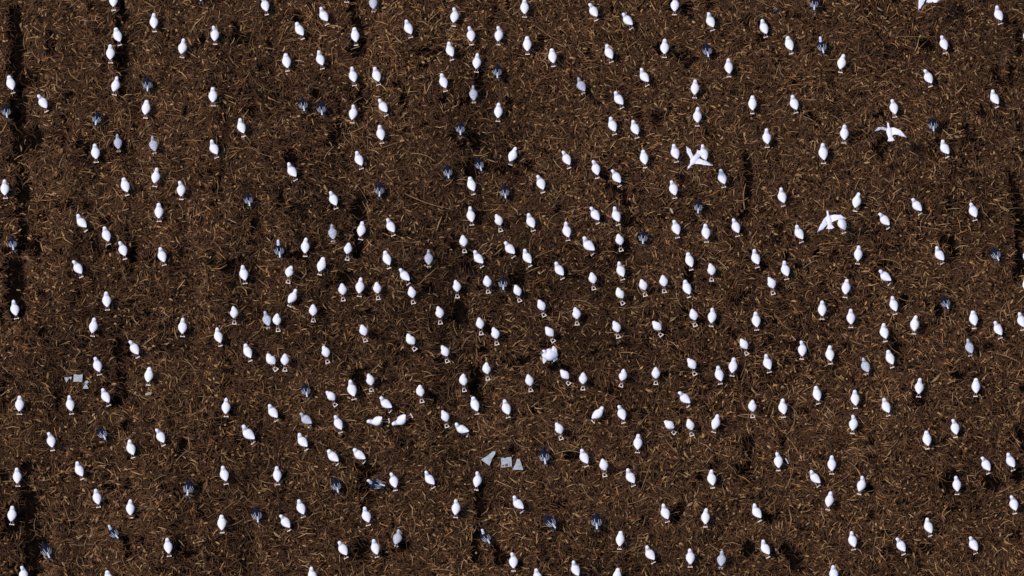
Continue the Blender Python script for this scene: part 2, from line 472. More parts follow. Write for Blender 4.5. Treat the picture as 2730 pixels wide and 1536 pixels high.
def leg_mesh(s, top, bot, r=0.0085):
    return tube_mesh('leg', [(s * top[0], top[1], top[2]), (s * (top[0] + bot[0]) / 2, (top[1] + bot[1]) / 2 + 0.008, (top[2] + bot[2]) / 2), (s * bot[0], bot[1], bot[2])], [r * 1.5, r * 0.9, r], 6)


def bill_mesh(dx, z, y=0.225):
    return loft([(dx, y, z, 0.020, 0.017), (dx * 1.2, y + 0.018, z - 0.035, 0.014, 0.011), (dx * 1.4, y + 0.026, z - 0.065, 0.007, 0.005)], 6, 8, 'bill')[0]


def foot_outline(cx, cy):
    return [(cx - 0.008, cy - 0.035), (cx + 0.008, cy - 0.035), (cx + 0.034, cy + 0.02), (cx + 0.014, cy + 0.014), (cx, cy + 0.028), (cx - 0.014, cy + 0.014), (cx - 0.034, cy + 0.02)]


PLATE_BOW = [(-0.066, -0.167), (-0.03, -0.158), (0.0, -0.159), (0.03, -0.158), (0.066, -0.169), (0.064, -0.125), (0.028, -0.134), (0.0, -0.14), (-0.028, -0.134), (-0.064, -0.123)]
PLATE_BAR = [(-0.066, -0.162), (0.0, -0.165), (0.066, -0.162), (0.062, -0.125), (0.0, -0.132), (-0.06, -0.127)]
RING_O = [(-0.070, -0.15), (0.070, -0.15), (0.042, -0.030), (-0.042, -0.030)]
RING_I = [(-0.044, -0.126), (0.044, -0.126), (0.027, -0.055), (-0.027, -0.055)]
SINK = 0.075                        # the geese stand on top of the litter, this far above the soil


def proto(name, body_keys, m, mb, bill_dx, bill_z, foot, leg_top, leg_bot, bill_y=0.225):
    root = bpy.data.objects.new(name, None)
    parts = [('body', loft(body_keys, 22, 16)[0], m), ('bill', bill_mesh(bill_dx, bill_z, bill_y), mb)]
    for s in (-1, 1): parts.append(('leg', leg_mesh(s, leg_top, leg_bot), M_LEG))
    if foot == 'bow': parts.append(('foot_plate', slab('foot_plate', PLATE_BOW, 0.0, 0.012), M_FOOT))
    elif foot == 'bar': parts.append(('foot_plate', slab('foot_plate', PLATE_BAR, 0.0, 0.012), M_FOOT))
    elif foot == 'ring': parts.append(('foot_frame', slab('foot_frame', RING_O, 0.0, 0.012, RING_I), M_FOOT))
    else:
        for s in (-1, 1): parts.append(('foot', slab('foot', foot_outline(s * 0.035, -0.115), 0.0, 0.008), M_FOOT))
    for nm, me, mm in parts:
        if not me.materials: me.materials.append(mm)
    return parts


def B_keys(dx=0.0, head=0.5, z=0.0):
    return [(0, -0.090, 0.330 + z, 0.020, 0.012), (0, -0.065, 0.330 + z, 0.050, 0.038), (0, -0.015, 0.330 + z, 0.098, 0.080), (0, 0.05, 0.335 + z, 0.120, 0.102),
            (0, 0.10, 0.34 + z, 0.112, 0.094), (dx * 0.3, 0.145, 0.355 + z, 0.084, 0.070), (dx * 0.8, 0.175, 0.368 + z, 0.066, 0.050), (dx, 0.20, 0.370 + z + 0.03 * head, 0.050, 0.038),
            (dx * 1.3, 0.222, 0.350 + z + 0.03 * head, 0.026, 0.024)]


LT, LB = (0.030, -0.05, 0.22), (0.032, -0.140, 0.008)
LTB, LBB = (0.026, 0.0, 0.27), (0.030, -0.075, 0.008)
A_SET = [proto('a', TAIL + neck(0.0, 1.0, 1.04), M_WHITE, M_BILL, 0.0, 0.390, 'bow', LT, LB),
         proto('a', TAIL + neck(-0.018, 0.9, 0.99), M_WHITE, M_BILL, -0.026, 0.375, 'bow', LT, LB),
         proto('a', TAIL + neck(0.018, 1.05, 0.99), M_WHITE_WARM, M_BILL, 0.026, 0.398, 'bar', LT, LB),
         proto('a', TAIL + neck(0.0, 0.75, 1.16), M_WHITE_WARM, M_BILL, 0.0, 0.355, 'bar', LT, LB),
         proto('a', TAIL + neck(-0.035, 1.0, 0.94), M_WHITE, M_BILL, -0.05, 0.390, 'bar', LT, LB),
         proto('a', TAIL + neck(0.006, 1.2, 0.95), M_WHITE, M_BILL, 0.008, 0.417, 'bow', LT, LB)]
B_SET = [proto('b', B_keys(0.0, 0.2), M_WHITE, M_BILL, 0.0, 0.368, 'ring', LTB, LBB, 0.235),
         proto('b', B_keys(-0.025, 1.0), M_WHITE, M_BILL, -0.034, 0.39, 'ring', LTB, LBB, 0.235),
         proto('b', B_keys(0.028, 0.4, 0.01), M_WHITE_WARM, M_BILL, 0.038, 0.383, 'ring', LTB, LBB, 0.235)]
G_SET = [proto('g', TAIL + neck(0.0, 0.9, 0.72), M_GREY, M_BILL_GREY, 0.0, 0.375, 'feet', (0.03, -0.10, 0.26), (0.035, -0.14, 0.008)),
         proto('g', TAIL + neck(-0.01, 0.9, 0.8), M_PALE, M_BILL_GREY, -0.014, 0.375, 'feet', (0.03, -0.10, 0.26), (0.035, -0.14, 0.008))]


def dark_parts(white_head):
    keys = [(0, -0.185, 0.290, 0.030, 0.008), (0, -0.15, 0.28, 0.058, 0.018), (0, -0.09, 0.27, 0.098, 0.050), (0, -0.02, 0.255, 0.124, 0.088),
            (0, 0.05, 0.255, 0.136, 0.104), (0, 0.10, 0.265, 0.118, 0.092), (0, 0.145, 0.285, 0.078, 0.062), (0, 0.165, 0.31, 0.045, 0.040)]
    me, surf = loft(keys, 20, 16)
    parts = [('body', me, M_DARK)]
    nk = [(0, 0.140, 0.30, 0.050, 0.046), (0, 0.158, 0.34, 0.042, 0.038), (0, 0.175, 0.375, 0.038, 0.035), (0, 0.205, 0.405, 0.038, 0.035), (0, 0.235, 0.40, 0.022, 0.020)]
    if not white_head: nk = [(x, y - 0.01, z - 0.026 * i, a * 0.85, b * 0.85) for i, (x, y, z, a, b) in enumerate(nk)]
    parts.append(('head', loft(nk, 10, 12)[0], M_STREAK if white_head else M_DARK))
    parts.append(('bill', bill_mesh(0, 0.37 if white_head else 0.31, 0.235 if white_head else 0.228), M_BILL_GREY))
    for k, deg in enumerate((-70, -45, -21, 21, 45, 70)):
        ph = R(deg); s0, s1 = 0.60 - 0.05 * (k % 2) - abs(deg) * 0.0010, 0.12 + abs(deg) * 0.0016
        v, f = [], []
        n = 7
        for i in range(n + 1):
            t = i / n; s = s0 + (s1 - s0) * t
            wv = 0.0056 * math.sin(math.pi * min(0.93, 0.12 + t * 0.8)) ** 0.7
            c = surf(s, ph, 0.004); e = surf(s, ph + 0.05, 0.004)
            d = e - c; d = d / max(np.linalg.norm(d), 1e-6)
            nrm = surf(s, ph, 0.012) - c; nrm = nrm / np.linalg.norm(nrm)
            v += [c - d * wv, c + nrm * 0.004, c + d * wv]
        for i in range(n):
            f += [(i * 3, i * 3 + 1, i * 3 + 4, i * 3 + 3), (i * 3 + 1, i * 3 + 2, i * 3 + 5, i * 3 + 4)]
        parts.append(('feather', pymesh('feather', v, f), M_THIN))
    tl = loft([(0, -0.06, 0.337, 0.006, 0.004), (0, -0.11, 0.318, 0.014, 0.008), (0, -0.18, 0.296, 0.022, 0.008), (0, -0.205, 0.288, 0.017, 0.005)], 10, 8, 'tail')[0]
    parts.append(('tail', tl, M_STREAK))
    for s in (-1, 1):
        parts.append(('leg', leg_mesh(s, (0.03, -0.06, 0.22), (0.040, -0.13, 0.008)), M_BILL_GREY))
        parts.append(('foot', slab('foot', foot_outline(s * 0.040, -0.125), 0.0, 0.008), M_BILL_GREY))
    for nm, me, mm in parts:
        if not me.materials: me.materials.append(mm)
    return parts


D_SET = [dark_parts(False), dark_parts(True)]

TILES = {}
TX, TY = [0, 683, 1366, 2047], [0, 384, 768, 1152]
Z = 683 / 2576.0
# every goose of the photograph: column, row of a 4 x 4 grid, then head x, head y, foot x, foot y in that cell (1/3.77 pixel)
DATA = {
    'A': {
        (0, 0): [(1142, -70, 1143, 110), (1548, 152, 1556, 325), (1168, 290, 1206, 462), (1112, 462, 1113, 640), (2165, 273, 2163, 452), (1848, 412, 1828, 585), (97, 765, 132, 943), (403, 952, 470, 1128), (1178, 796, 1148, 962), (1475, 1015, 1462, 1195), (2145, 893, 2144, 1072), (2410, 1208, 2450, 1380)],
        (1, 0): [(80, -20, 108, 155), (655, 87, 715, 255), (408, 227, 470, 400), (990, 283, 1005, 462), (910, -150, 910, 30), (2005, 88, 1985, 270), (1510, 210, 1556, 385), (2153, 275, 2165, 458), (2450, 272, 2433, 458), (295, 547, 315, 722), (628, 520, 667, 700), (1930, 433, 1970, 610), (2225, 555, 2213, 733), (965, 686, 990, 868), (1193, 682, 1232, 860), (1868, 750, 1905, 925), (985, 1063, 964, 1242), (1246, 998, 1310, 1170), (2436, 1050, 2430, 1228), (1243, 1273, 1265, 1448)],
        (2, 0): [(120, 0, 123, 180), (790, 38, 845, 212), (1122, 143, 1200, 295), (1634, -25, 1628, 155), (1968, 135, 2015, 312), (2510, 205, 2550, 380), (150, 377, 152, 553), (396, 497, 412, 675), (947, 452, 997, 632), (1530, 404, 1528, 585), (2170, 603, 2178, 780), (1293, 700, 1360, 868), (1035, 927, 1105, 1092), (1838, 815, 1832, 992), (2413, 965, 2412, 1150), (988, 1188, 1030, 1360), (1858, 1097, 1858, 1275), (1215, 1220, 1256, 1395), (2552, 1315, 2562, 1490)],
        (3, 0): [(200, 373, 237, 548), (755, 557, 728, 735), (247, 962, 285, 1142), (1750, 365, 1785, 542), (1588, 702, 1638, 877), (2295, 82, 2340, 248), (1255, 1002, 1278, 1185), (768, 1265, 765, 1445), (2252, 918, 2308, 1085), (2600, 285, 2612, 470), (1745, 1415, 1808, 1588)],
        (0, 1): [(955, 18, 970, 192), (1245, 345, 1280, 522), (1577, 258, 1556, 435), (1823, 390, 1822, 565), (50, 370, 55, 552), (1597, 607, 1600, 785), (783, 718, 868, 880), (1052, 840, 1092, 1018), (1220, 988, 1258, 1165), (1615, 1052, 1653, 1225), (758, 1180, 820, 1345), (2440, 1235, 2465, 1410), (2128, -30, 2182, 145)],
        (1, 1): [(1013, 78, 1060, 257), (328, 198, 400, 370), (757, 477, 805, 657), (2148, 337, 2185, 515), (1070, 788, 1048, 968), (1327, 758, 1382, 928), (2150, 643, 2170, 822), (495, 953, 492, 1137), (672, 1150, 635, 1322), (1295, 1083, 1338, 1258), (2198, 1082, 2275, 1243), (1455, 1255, 1535, 1415), (1048, 1352, 1035, 1540), (2512, 985, 2592, 1143), (2600, 52, 2555, 215)],
        (2, 1): [(525, 83, 572, 250), (828, 178, 855, 350), (1018, 257, 1080, 425), (272, 322, 308, 495), (1315, 68, 1335, 247), (1618, 13, 1652, 188), (1907, 13, 1942, 200), (2093, 265, 2128, 443), (1605, 370, 1635, 552), (162, 705, 212, 880), (535, 803, 560, 977), (800, 635, 862, 805), (1023, 647, 1065, 822), (1630, 778, 1662, 950), (1940, 818, 1953, 993), (2228, 762, 2267, 935), (715, 943, 815, 1113), (120, 1070, 182, 1235), (440, 1193, 508, 1362), (1070, 1193, 1112, 1372), (1765, 1098, 1800, 1273), (2425, 1072, 2465, 1250), (1738, 1378, 1778, 1548)],
        (3, 1): [(128, 453, 157, 632), (905, 497, 875, 683), (1462, 553, 1535, 712), (1138, 695, 1213, 855), (2045, 600, 2085, 775), (285, 825, 340, 995), (722, 725, 768, 902), (908, 1035, 900, 1213), (1690, 1043, 1757, 1208), (160, 1195, 192, 1368), (1132, 1268, 1228, 1415), (548, -3, 560, 203), (790, 1370, 775, 1550), (2600, 1053, 2612, 1235), (2592, 1350, 2612, 1525)],
        (0, 2): [(140, 135, 168, 315), (1068, 48, 1080, 228), (948, 315, 930, 492), (1838, 325, 1835, 495), (1325, 527, 1388, 705), (968, 706, 1000, 880), (1503, 810, 1490, 983), (1042, 1025, 1097, 1190), (200, 1105, 198, 1277), (700, 1107, 720, 1275), (2277, 1125, 2273, 1300), (2183, 420, 2218, 590), (2470, 567, 2520, 740), (1592, 1415, 1648, 1590), (2445, 1390, 2552, 1563)],
        (1, 2): [(395, 22, 330, 190), (135, 1175, 208, 1340), (948, 932, 985, 1127), (1255, 1100, 1357, 1245), (2185, 1115, 2222, 1275), (2500, 1147, 2535, 1310), (805, 1298, 852, 1460), (2010, 1370, 2132, 1485)],
        (2, 2): [(2065, 800, 2092, 972), (2015, 220, 1998, 392), (2447, 255, 2457, 430), (2225, 715, 2208, 892), (2548, 680, 2585, 855), (1690, 1045, 1775, 1195), (905, 1198, 805, 1350), (1085, 1200, 1118, 1365), (2060, 1287, 2022, 1458)],
        (3, 2): [(545, 143, 545, 320), (832, 233, 835, 405), (1250, 97, 1282, 270), (1155, 370, 1182, 545), (1477, 283, 1467, 468), (2055, 240, 2075, 413), (2290, 347, 2340, 512), (2530, 260, 2565, 430), (345, 545, 340, 722), (618, 598, 630, 770), (1212, 638, 1252, 807), (1525, 932, 1515, 1102), (2088, 922, 2088, 1097), (485, 997, 508, 1172), (872, 1040, 880, 1218), (1170, 1123, 1212, 1293), (140, 1137, 158, 1308), (865, 1303, 848, 1470), (1870, 1335, 1888, 1508)],
        (0, 3): [(507, 12, 530, 193), (1298, 88, 1340, 265), (778, 318, 830, 480), (175, 378, 180, 552), (2245, 358, 2275, 532), (965, 582, 992, 763), (1310, 702, 1317, 870), (130, 760, 118, 937), (2232, 858, 2235, 1020), (1687, 1080, 1702, 1255), (235, 1362, 240, 1540), (1083, 1402, 1110, 1580)],
        (1, 3): [(432, 20, 510, 185), (732, 180, 822, 330), (990, 168, 1092, 307), (208, 368, 218, 537), (1372, 427, 1400, 595), (1710, 410, 1785, 567), (2232, 417, 2210, 590), (435, 697, 477, 862), (265, 835, 335, 997), (1093, 780, 1130, 945), (2015, 702, 2005, 867), (845, 1097, 908, 1272), (1187, 1088, 1217, 1265), (550, 1368, 585, 1545)],
        (2, 3): [(10, 1233, 12, 1405), (1262, 38, 1256, 215), (695, 182, 748, 352), (1165, 393, 1220, 548), (1995, 392, 2015, 570), (1520, 745, 1560, 912), (1942, 782, 1940, 962), (2425, 737, 2490, 903), (20, 662, 102, 808), (1085, 1010, 1075, 1185), (1355, 1162, 1422, 1322), (1787, 1190, 1787, 1365), (612, 1310, 660, 1480), (240, 1387, 270, 1560), (1058, 1380, 1040, 1555), (2515, 1103, 2575, 1268)],
        (3, 3): [(103, 227, 105, 395), (642, 257, 642, 430), (435, 397, 515, 550), (955, 462, 915, 632), (628, 615, 602, 790), (1590, 5, 1605, 177), (2165, 257, 2220, 423), (2418, 230, 2470, 392), (1897, 463, 1903, 635), (2460, 660, 2485, 828), (838, 1020, 865, 1190), (1592, 883, 1635, 1052), (1310, 1072, 1368, 1238), (2038, 1058, 2092, 1228), (657, 1347, 670, 1530)]},
    'B': {
        (1, 1): [(2425, 715, 2462, 885), (935, 1003, 913, 1173), (345, 1232, 318, 1405), (2080, 925, 2097, 1097), (863, 1413, 876, 1583), (1213, 1400, 1228, 1570), (1555, 1438, 1583, 1610), (2012, 1387, 2025, 1553), (2315, 1330, 2335, 1505)],
        (2, 1): [(1065, 912, 1097, 1082), (1995, 1207, 2005, 1380), (795, 1302, 822, 1470), (1510, 1328, 1530, 1500), (1300, 1385, 1340, 1535), (30, 1423, 78, 1590)],
        (3, 1): [(18, 1345, 57, 1517)],
        (0, 2): [(2360, 193, 2355, 368)],
        (1, 2): [(575, 173, 575, 345), (205, 270, 222, 442), (1835, 198, 1853, 367), (1062, 377, 1103, 545), (2240, 302, 2265, 475), (2395, 407, 2422, 577), (1518, 472, 1605, 628), (690, 595, 722, 760), (1880, 587, 1927, 753), (115, 672, 208, 832), (290, 668, 288, 840), (2308, 757, 2332, 930), (1140, 880, 1162, 1045), (2070, 875, 2095, 1045), (1640, 993, 1670, 1157), (722, 1040, 805, 1190), (1880, 1235, 1922, 1405)],
        (2, 2): [(1050, 8, 1118, 168), (270, 123, 325, 290), (640, 210, 652, 377), (343, 397, 420, 545), (1030, 338, 1070, 507), (1415, 340, 1505, 485), (1805, 215, 1842, 390), (2295, 515, 2365, 675), (1775, 713, 1842, 880), (490, 830, 577, 972), (712, 862, 708, 1030), (160, 873, 188, 1045), (1125, 828, 1088, 998), (1440, 803, 1443, 975), (2400, 1133, 2418, 1308), (1540, 1343, 1640, 1465), (1765, 1320, 1808, 1490), (450, 1357, 495, 1528)],
        (2, 3): [(905, 272, 932, 452)]},
    'D': {
        (0, 0): [(2022, -120, 2022, 45), (1484, 785, 1488, 950), (60, 1060, 75, 1215), (985, 1150, 968, 1290)],
        (1, 0): [(2425, 655, 2425, 815), (465, 1012, 485, 1145), (655, 1040, 665, 1188), (2055, 1245, 2055, 1390)],
        (2, 0): [(1950, 445, 1968, 608)],
        (3, 0): [(462, -20, 462, 130), (1650, 1205, 1660, 1352)],
        (0, 1): [(2490, 515, 2510, 655), (125, 945, 140, 1095)],
        (1, 1): [(1240, 400, 1240, 562), (1920, 232, 1935, 375), (2225, 150, 2260, 300), (2490, 425, 2505, 577), (2480, 1345, 2485, 1495)],
        (2, 1): [(1872, 590, 1865, 728), (1318, 885, 1312, 1033)],
        (3, 1): [(2265, 1050, 2310, 1205)],
        (0, 2): [(1010, 1410, 1060, 1553)],
        (1, 2): [(490, 970, 512, 1125)],
        (3, 2): [(1765, 95, 1805, 240)],
        (0, 3): [(1905, 495, 1888, 670), (445, 1130, 500, 1298), (2575, 765, 2595, 938)],
        (1, 3): [(790, 475, 822, 635)],
        (2, 3): [(315, 175, 332, 352), (345, 845, 425, 997), (845, 830, 850, 1010)]},
    'E': {  # dark geese whose head is white
        (3, 0): [(525, 370, 555, 568)], (1, 1): [(225, 968, 243, 1175)], (0, 3): [(1103, 937, 1185, 1098)],
        (1, 3): [(1130, 480, 1280, 585), (2275, 990, 2340, 1150)]},
    'G': {
        (1, 0): [(2183, 880, 2190, 1045)], (2, 0): [(668, 797, 720, 950)],
        (0, 1): [(1183, -90, 1195, 85), (1532, -62, 1557, 105)], (1, 1): [(760, 820, 775, 990), (1735, 1073, 1738, 1248)]},
    'P': {
        (1, 0): [(1175, -60, 1180, 130)], (1, 2): [(95, 252, 125, 415), (455, 1262, 548, 1400)],
        (3, 2): [(960, 708, 1000, 878), (2010, 530, 2040, 693)], (1, 3): [(1437, 993, 1405, 1160)], (2, 3): [(2110, 1190, 2095, 1380)]},
}
# foot-to-head vector of each kind in its own frame: forward, up
VEC = {'A': (0.375, 0.445), 'B': (0.365, 0.40), 'D': (0.33, 0.33), 'E': (0.38, 0.44), 'G': (0.375, 0.45), 'P': (0.375, 0.45)}
FOOTY = {'A': -0.167, 'B': -0.15, 'D': -0.165, 'E': -0.165, 'G': -0.15, 'P': -0.15}
NAME = {'A': 'white_goose', 'B': 'white_goose', 'D': 'dark_goose', 'E': 'dark_goose', 'G': 'grey_goose', 'P': 'grey_goose'}
GROUP = {'white_goose': 'white geese standing on the straw field', 'dark_goose': 'dark geese with white streaked wings', 'grey_goose': 'grey geese among the white ones'}
se, ce = math.sin(ELEV), math.cos(ELEV)
PPM = 2730 / WIDE
things = []     # for labels: dict(o, kind, x, y, lean)


def ground_at(px, py, lift=SINK):
    z = 0.0
    for _ in range(4):
        p = at(px, py, z)
        z = float(height(p.x, p.y)) + lift + 0.06 * float(bare(p.x, p.y))
    p.z = z
    return p


def solve_yaw(lean, fy, fz):
    best = (9, 0)
    for k in range(-100, 101):
        ps = R(k)
        l = math.atan2(-fy * math.sin(ps), fy * math.cos(ps) * se + fz * ce)
        if abs(l - lean) < best[0]: best = (abs(l - lean), ps)
    ps = best[1]
    return ps, math.hypot(fy * math.sin(ps), fy * math.cos(ps) * se + fz * ce)


count = 0
for kind, cells in DATA.items():
    for (cx, cy), birds in cells.items():
        for (hx, hy, fx, fy) in birds:
            px0, py0 = TX[cx] + hx * Z, TY[cy] + hy * Z
            px1, py1 = TX[cx] + fx * Z, TY[cy] + fy * Z
            lean = math.atan2(px0 - px1, py1 - py0)
            L = math.hypot(px0 - px1, py0 - py1) / PPM
            vy, vz = VEC[kind]
            yaw, ln = solve_yaw(lean, vy, vz)
            s = min(max(L / ln, 0.86), 1.12)
            g = ground_at(px1, py1)
            root = bpy.data.objects.new(NAME[kind], None)
            col.objects.link(root)
            root.empty_display_size = 0.1
            off = FOOTY[kind] * s
            root.location = (g.x + math.sin(yaw) * off, g.y - math.cos(yaw) * off, g.z)
            root.rotation_euler = (random.uniform(-0.02, 0.02), random.uniform(-0.02, 0.02), yaw)
            root.scale = (s * random.uniform(0.96, 1.02), s, s)
            if kind == 'A': parts = A_SET[random.choice([0, 0, 1, 2, 3, 4, 5] if L < 0.46 else [5, 5, 0])]
            elif kind == 'B': parts = random.choice(B_SET)
            elif kind == 'D': parts = D_SET[0]
            elif kind == 'E': parts = D_SET[1]
            else: parts = G_SET[0 if kind == 'G' else 1]
            for nm, me, mm in parts:
                link(nm, me, None, root)
            things.append(dict(o=root, kind=kind, x=(px0 + px1) / 2, y=(py0 + py1) / 2, lean=math.degrees(lean)))
            count += 1

# two white geese that have toppled over and show their feet sideways
def toppled(hx, hy, fx, fy, cell):
    px0, py0 = TX[cell[0]] + hx * Z, TY[cell[1]] + hy * Z
    px1, py1 = TX[cell[0]] + fx * Z, TY[cell[1]] + fy * Z
    a = at(px0, py0, 0.1); b = at(px1, py1, 0.1)
    mid = ground_at((px0 + px1) / 2, (py0 + py1) / 2, 0.06)
    up = (a - b).normalized()                     # what was up and forward now lies along the ground
    root = bpy.data.objects.new('white_goose', None); col.objects.link(root)
    # local direction foot -> head
    f = Vector((0, 0.42, 0.40)).normalized(); s = Vector((1, 0, 0)); t = f.cross(s)
    U = Vector((up.x, up.y, 0.0)).normalized(); T = Vector((0, 0, 1)); S = U.cross(T)
    Mloc = Matrix((s, f, s.cross(f))).transposed(); Mw = Matrix((S, U, S.cross(U))).transposed()
    rot = (Mw @ Mloc.transposed()).to_4x4()
    center = Vector((0, 0.03, 0.25))
    loc = Vector((mid.x, mid.y, mid.z + 0.09)) - rot @ center * 0.92
    root.matrix_world = Matrix.Translation(loc) @ rot @ Matrix.Scale(0.92, 4)
    for nm, me, mm in A_SET[5]: link(nm, me, None, root)
    return root


t1 = toppled(1140, 1362, 1308, 1345, (1, 2))
tag(t1, 'white goose tipped over flat, left one of two lying sideways, feet pointing right', 'goose', GROUP['white_goose'])
t2 = toppled(1385, 1385, 1545, 1300, (1, 2))
tag(t2, 'white goose tipped over, right one of two lying sideways, feet pointing up right', 'goose', GROUP['white_goose'])


# ------------------------------------------------------------------ flying geese
def wing(name, lead, trail, thick=0.016):
    """lead, trail: matching lists of 3D points from root to tip"""
    v, f = [], []
    n = len(lead)
    for i, (a, b) in enumerate(zip(lead, trail)):
        a = Vector(a); b = Vector(b); m = a.lerp(b, 0.35); t = thick * (1 - 0.7 * i / (n - 1))
        v += [a, m + Vector((0, 0, t)), a.lerp(b, 0.75) + Vector((0, 0, t * 0.5)), b, m - Vector((0, 0, t * 0.4))]
    for i in range(n - 1):
        for k in range(5):
            k2 = (k + 1) % 5
            f.append((i * 5 + k, (i + 1) * 5 + k, (i + 1) * 5 + k2, i * 5 + k2))
    f.append((0, 1, 2, 3, 4)); f.append(tuple((n - 1) * 5 + k for k in (4, 3, 2, 1, 0)))
    return pymesh(name, v, f, smooth=False)


def flyer(label, px, py, z, rot, wl, wr, scale=1.0, bill=M_BILL, billlen=1.0, fan=1.0):
    p = at(px, py, z)
    root = link('flying_goose', None)
    root.location = p; root.rotation_euler = (0, 0, R(rot)); root.scale = (scale,) * 3
    tag(root, label, 'goose', 'white geese flying low over the flock')
    body = loft([(0, -0.15, 0, 0.050, 0.012), (0, -0.09, 0, 0.062, 0.036), (0, 0.0, 0, 0.076, 0.060), (0, 0.08, 0, 0.070, 0.055), (0, 0.135, 0.0, 0.036, 0.034),
                 (0, 0.19, 0.005, 0.024, 0.023), (0, 0.235, 0.01, 0.028, 0.026), (0, 0.26, 0.01, 0.018, 0.018)], 20, 14)[0]
    link('body', body, M_WHITE, root)
    link('bill', loft([(0, 0.25, 0.008, 0.016, 0.013), (0, 0.275, 0.004, 0.012, 0.009), (0, 0.30 * billlen, 0, 0.006, 0.004)], 6, 8, 'bill')[0], bill, root)
    # tail fan with separate feather tips
    out = []
    for k in range(7):
        a = R(-24 + 8 * k) * fan
        r0 = 0.215 if k % 2 == 0 else 0.195
        out.append((math.sin(a) * r0, -0.06 - math.cos(a) * r0 * 0.85))
    out = [(-0.035, -0.10)] + out + [(0.035, -0.10)]
    link('tail', slab('tail', out[::-1], -0.006, 0.006), M_WHITE, root)
    for spec in (wl, wr):
        lead, trail = spec
        wg = link('wing', wing('wing', lead, trail), M_WHITE, root)
        # primaries: long separate tip feathers
        a = Vector(lead[-1]); b = Vector(trail[-1]); la = Vector(lead[-2]); tb = Vector(trail[-2])
        for k in range(5):
            t = k / 4
            st = la.lerp(tb, t * 0.9); dr = (a - la).normalized(); back = (b - a).normalized() if (b - a).length > 1e-5 else Vector((0, -1, 0))
            en = a.lerp(tb, t * 0.75) + dr * (0.05 - 0.025 * t) + Vector((0, -0.02, 0))
            nrm = (en - st).cross(Vector((0, 0, 1))).normalized() * 0.013
            v = [st - nrm, st + nrm, en + nrm * 0.35, en - nrm * 0.35]
            v = [q + Vector((0, 0, 0.003 * k)) for q in v]
            vv = v + [q - Vector((0, 0, 0.006)) for q in v]
            link('feather', pymesh('feather', vv, [(3, 2, 1, 0), (4, 5, 6, 7), (0, 1, 5, 4), (1, 2, 6, 5), (2, 3, 7, 6), (3, 0, 4, 7)], False), M_STREAK, wg)
    return root


def zp(cx, cy, x, y): return TX[cx] + x * Z, TY[cy] + y * Z


# wings swept down and back; leading edge then trailing edge, root to tip
F_R = ([(0.03, 0.13, 0.0), (0.13, 0.10, 0.05), (0.25, 0.00, 0.07), (0.35, -0.15, 0.06)], [(0.03, -0.09, 0.0), (0.10, -0.08, 0.04), (0.18, -0.11, 0.06), (0.31, -0.17, 0.06)])
F_Lthin = ([(-0.03, 0.12, 0.0), (-0.14, 0.13, 0.10), (-0.25, 0.10, 0.18), (-0.34, 0.03, 0.22)], [(-0.03, 0.04, 0.0), (-0.13, 0.05, 0.08), (-0.23, 0.05, 0.16), (-0.32, 0.02, 0.21)])
p = zp(3, 0, 1225, 1335)
fly_a = flyer('white goose flying with spread wings and brown bill, at upper right of the flock', p[0], p[1], 1.3, 8, F_Lthin, F_R, 1.0)
F_L2 = ([(-0.03, 0.13, 0.0), (-0.12, 0.05, 0.04), (-0.21, -0.09, 0.06), (-0.31, -0.24, 0.05)], [(-0.03, -0.08, 0.0), (-0.08, -0.13, 0.04), (-0.14, -0.19, 0.05), (-0.26, -0.25, 0.05)])
F_R2 = ([(0.03, 0.13, 0.0), (0.15, 0.12, 0.05), (0.28, 0.08, 0.07), (0.38, 0.01, 0.06)], [(0.03, -0.08, 0.0), (0.11, -0.05, 0.04), (0.20, -0.04, 0.06), (0.33, -0.01, 0.06)])
p = zp(3, 1, 615, 770)
fly_b = flyer('white goose flying, one wing crossing the head of a standing goose at right', p[0], p[1], 1.2, 8, F_L2, F_R2, 0.98, fan=1.2)
F_L3 = ([(-0.03, 0.10, 0.0), (-0.11, 0.08, 0.04), (-0.22, 0.03, 0.06), (-0.37, -0.04, 0.05)], [(-0.03, -0.05, 0.0), (-0.10, -0.06, 0.04), (-0.19, -0.06, 0.05), (-0.33, -0.06, 0.05)])
F_R3 = ([(0.03, 0.10, 0.0), (0.09, 0.05, 0.04), (0.20, -0.01, 0.06), (0.28, -0.09, 0.05)], [(0.03, -0.02, 0.0), (0.09, -0.05, 0.04), (0.16, -0.09, 0.05), (0.25, -0.13, 0.05)])
p = zp(2, 1, 1835, 155)
fly_c = flyer('white goose flying toward the lower left, wings crossing like an X', p[0], p[1], 1.2, 146, F_L3, F_R3, 1.12)
p = zp(3, 0, 1618, -62)
F_L4 = ([(-0.03, 0.12, 0.0), (-0.14, 0.06, 0.04), (-0.24, -0.10, 0.06), (-0.29, -0.36, 0.05)], [(-0.03, -0.10, 0.0), (-0.09, -0.14, 0.04), (-0.14, -0.23, 0.05), (-0.26, -0.40, 0.05)])
F_R4 = ([(0.03, 0.12, 0.0), (0.13, 0.10, 0.05), (0.22, 0.02, 0.07), (0.28, -0.10, 0.06)], [(0.03, -0.10, 0.0), (0.08, -0.26, 0.04), (0.14, -0.28, 0.06), (0.24, -0.16, 0.06)])
fly_d = flyer('white goose flying out of the top edge, only its curved wings in view', p[0], p[1], 1.3, 6, F_L4, F_R4, 1.05)

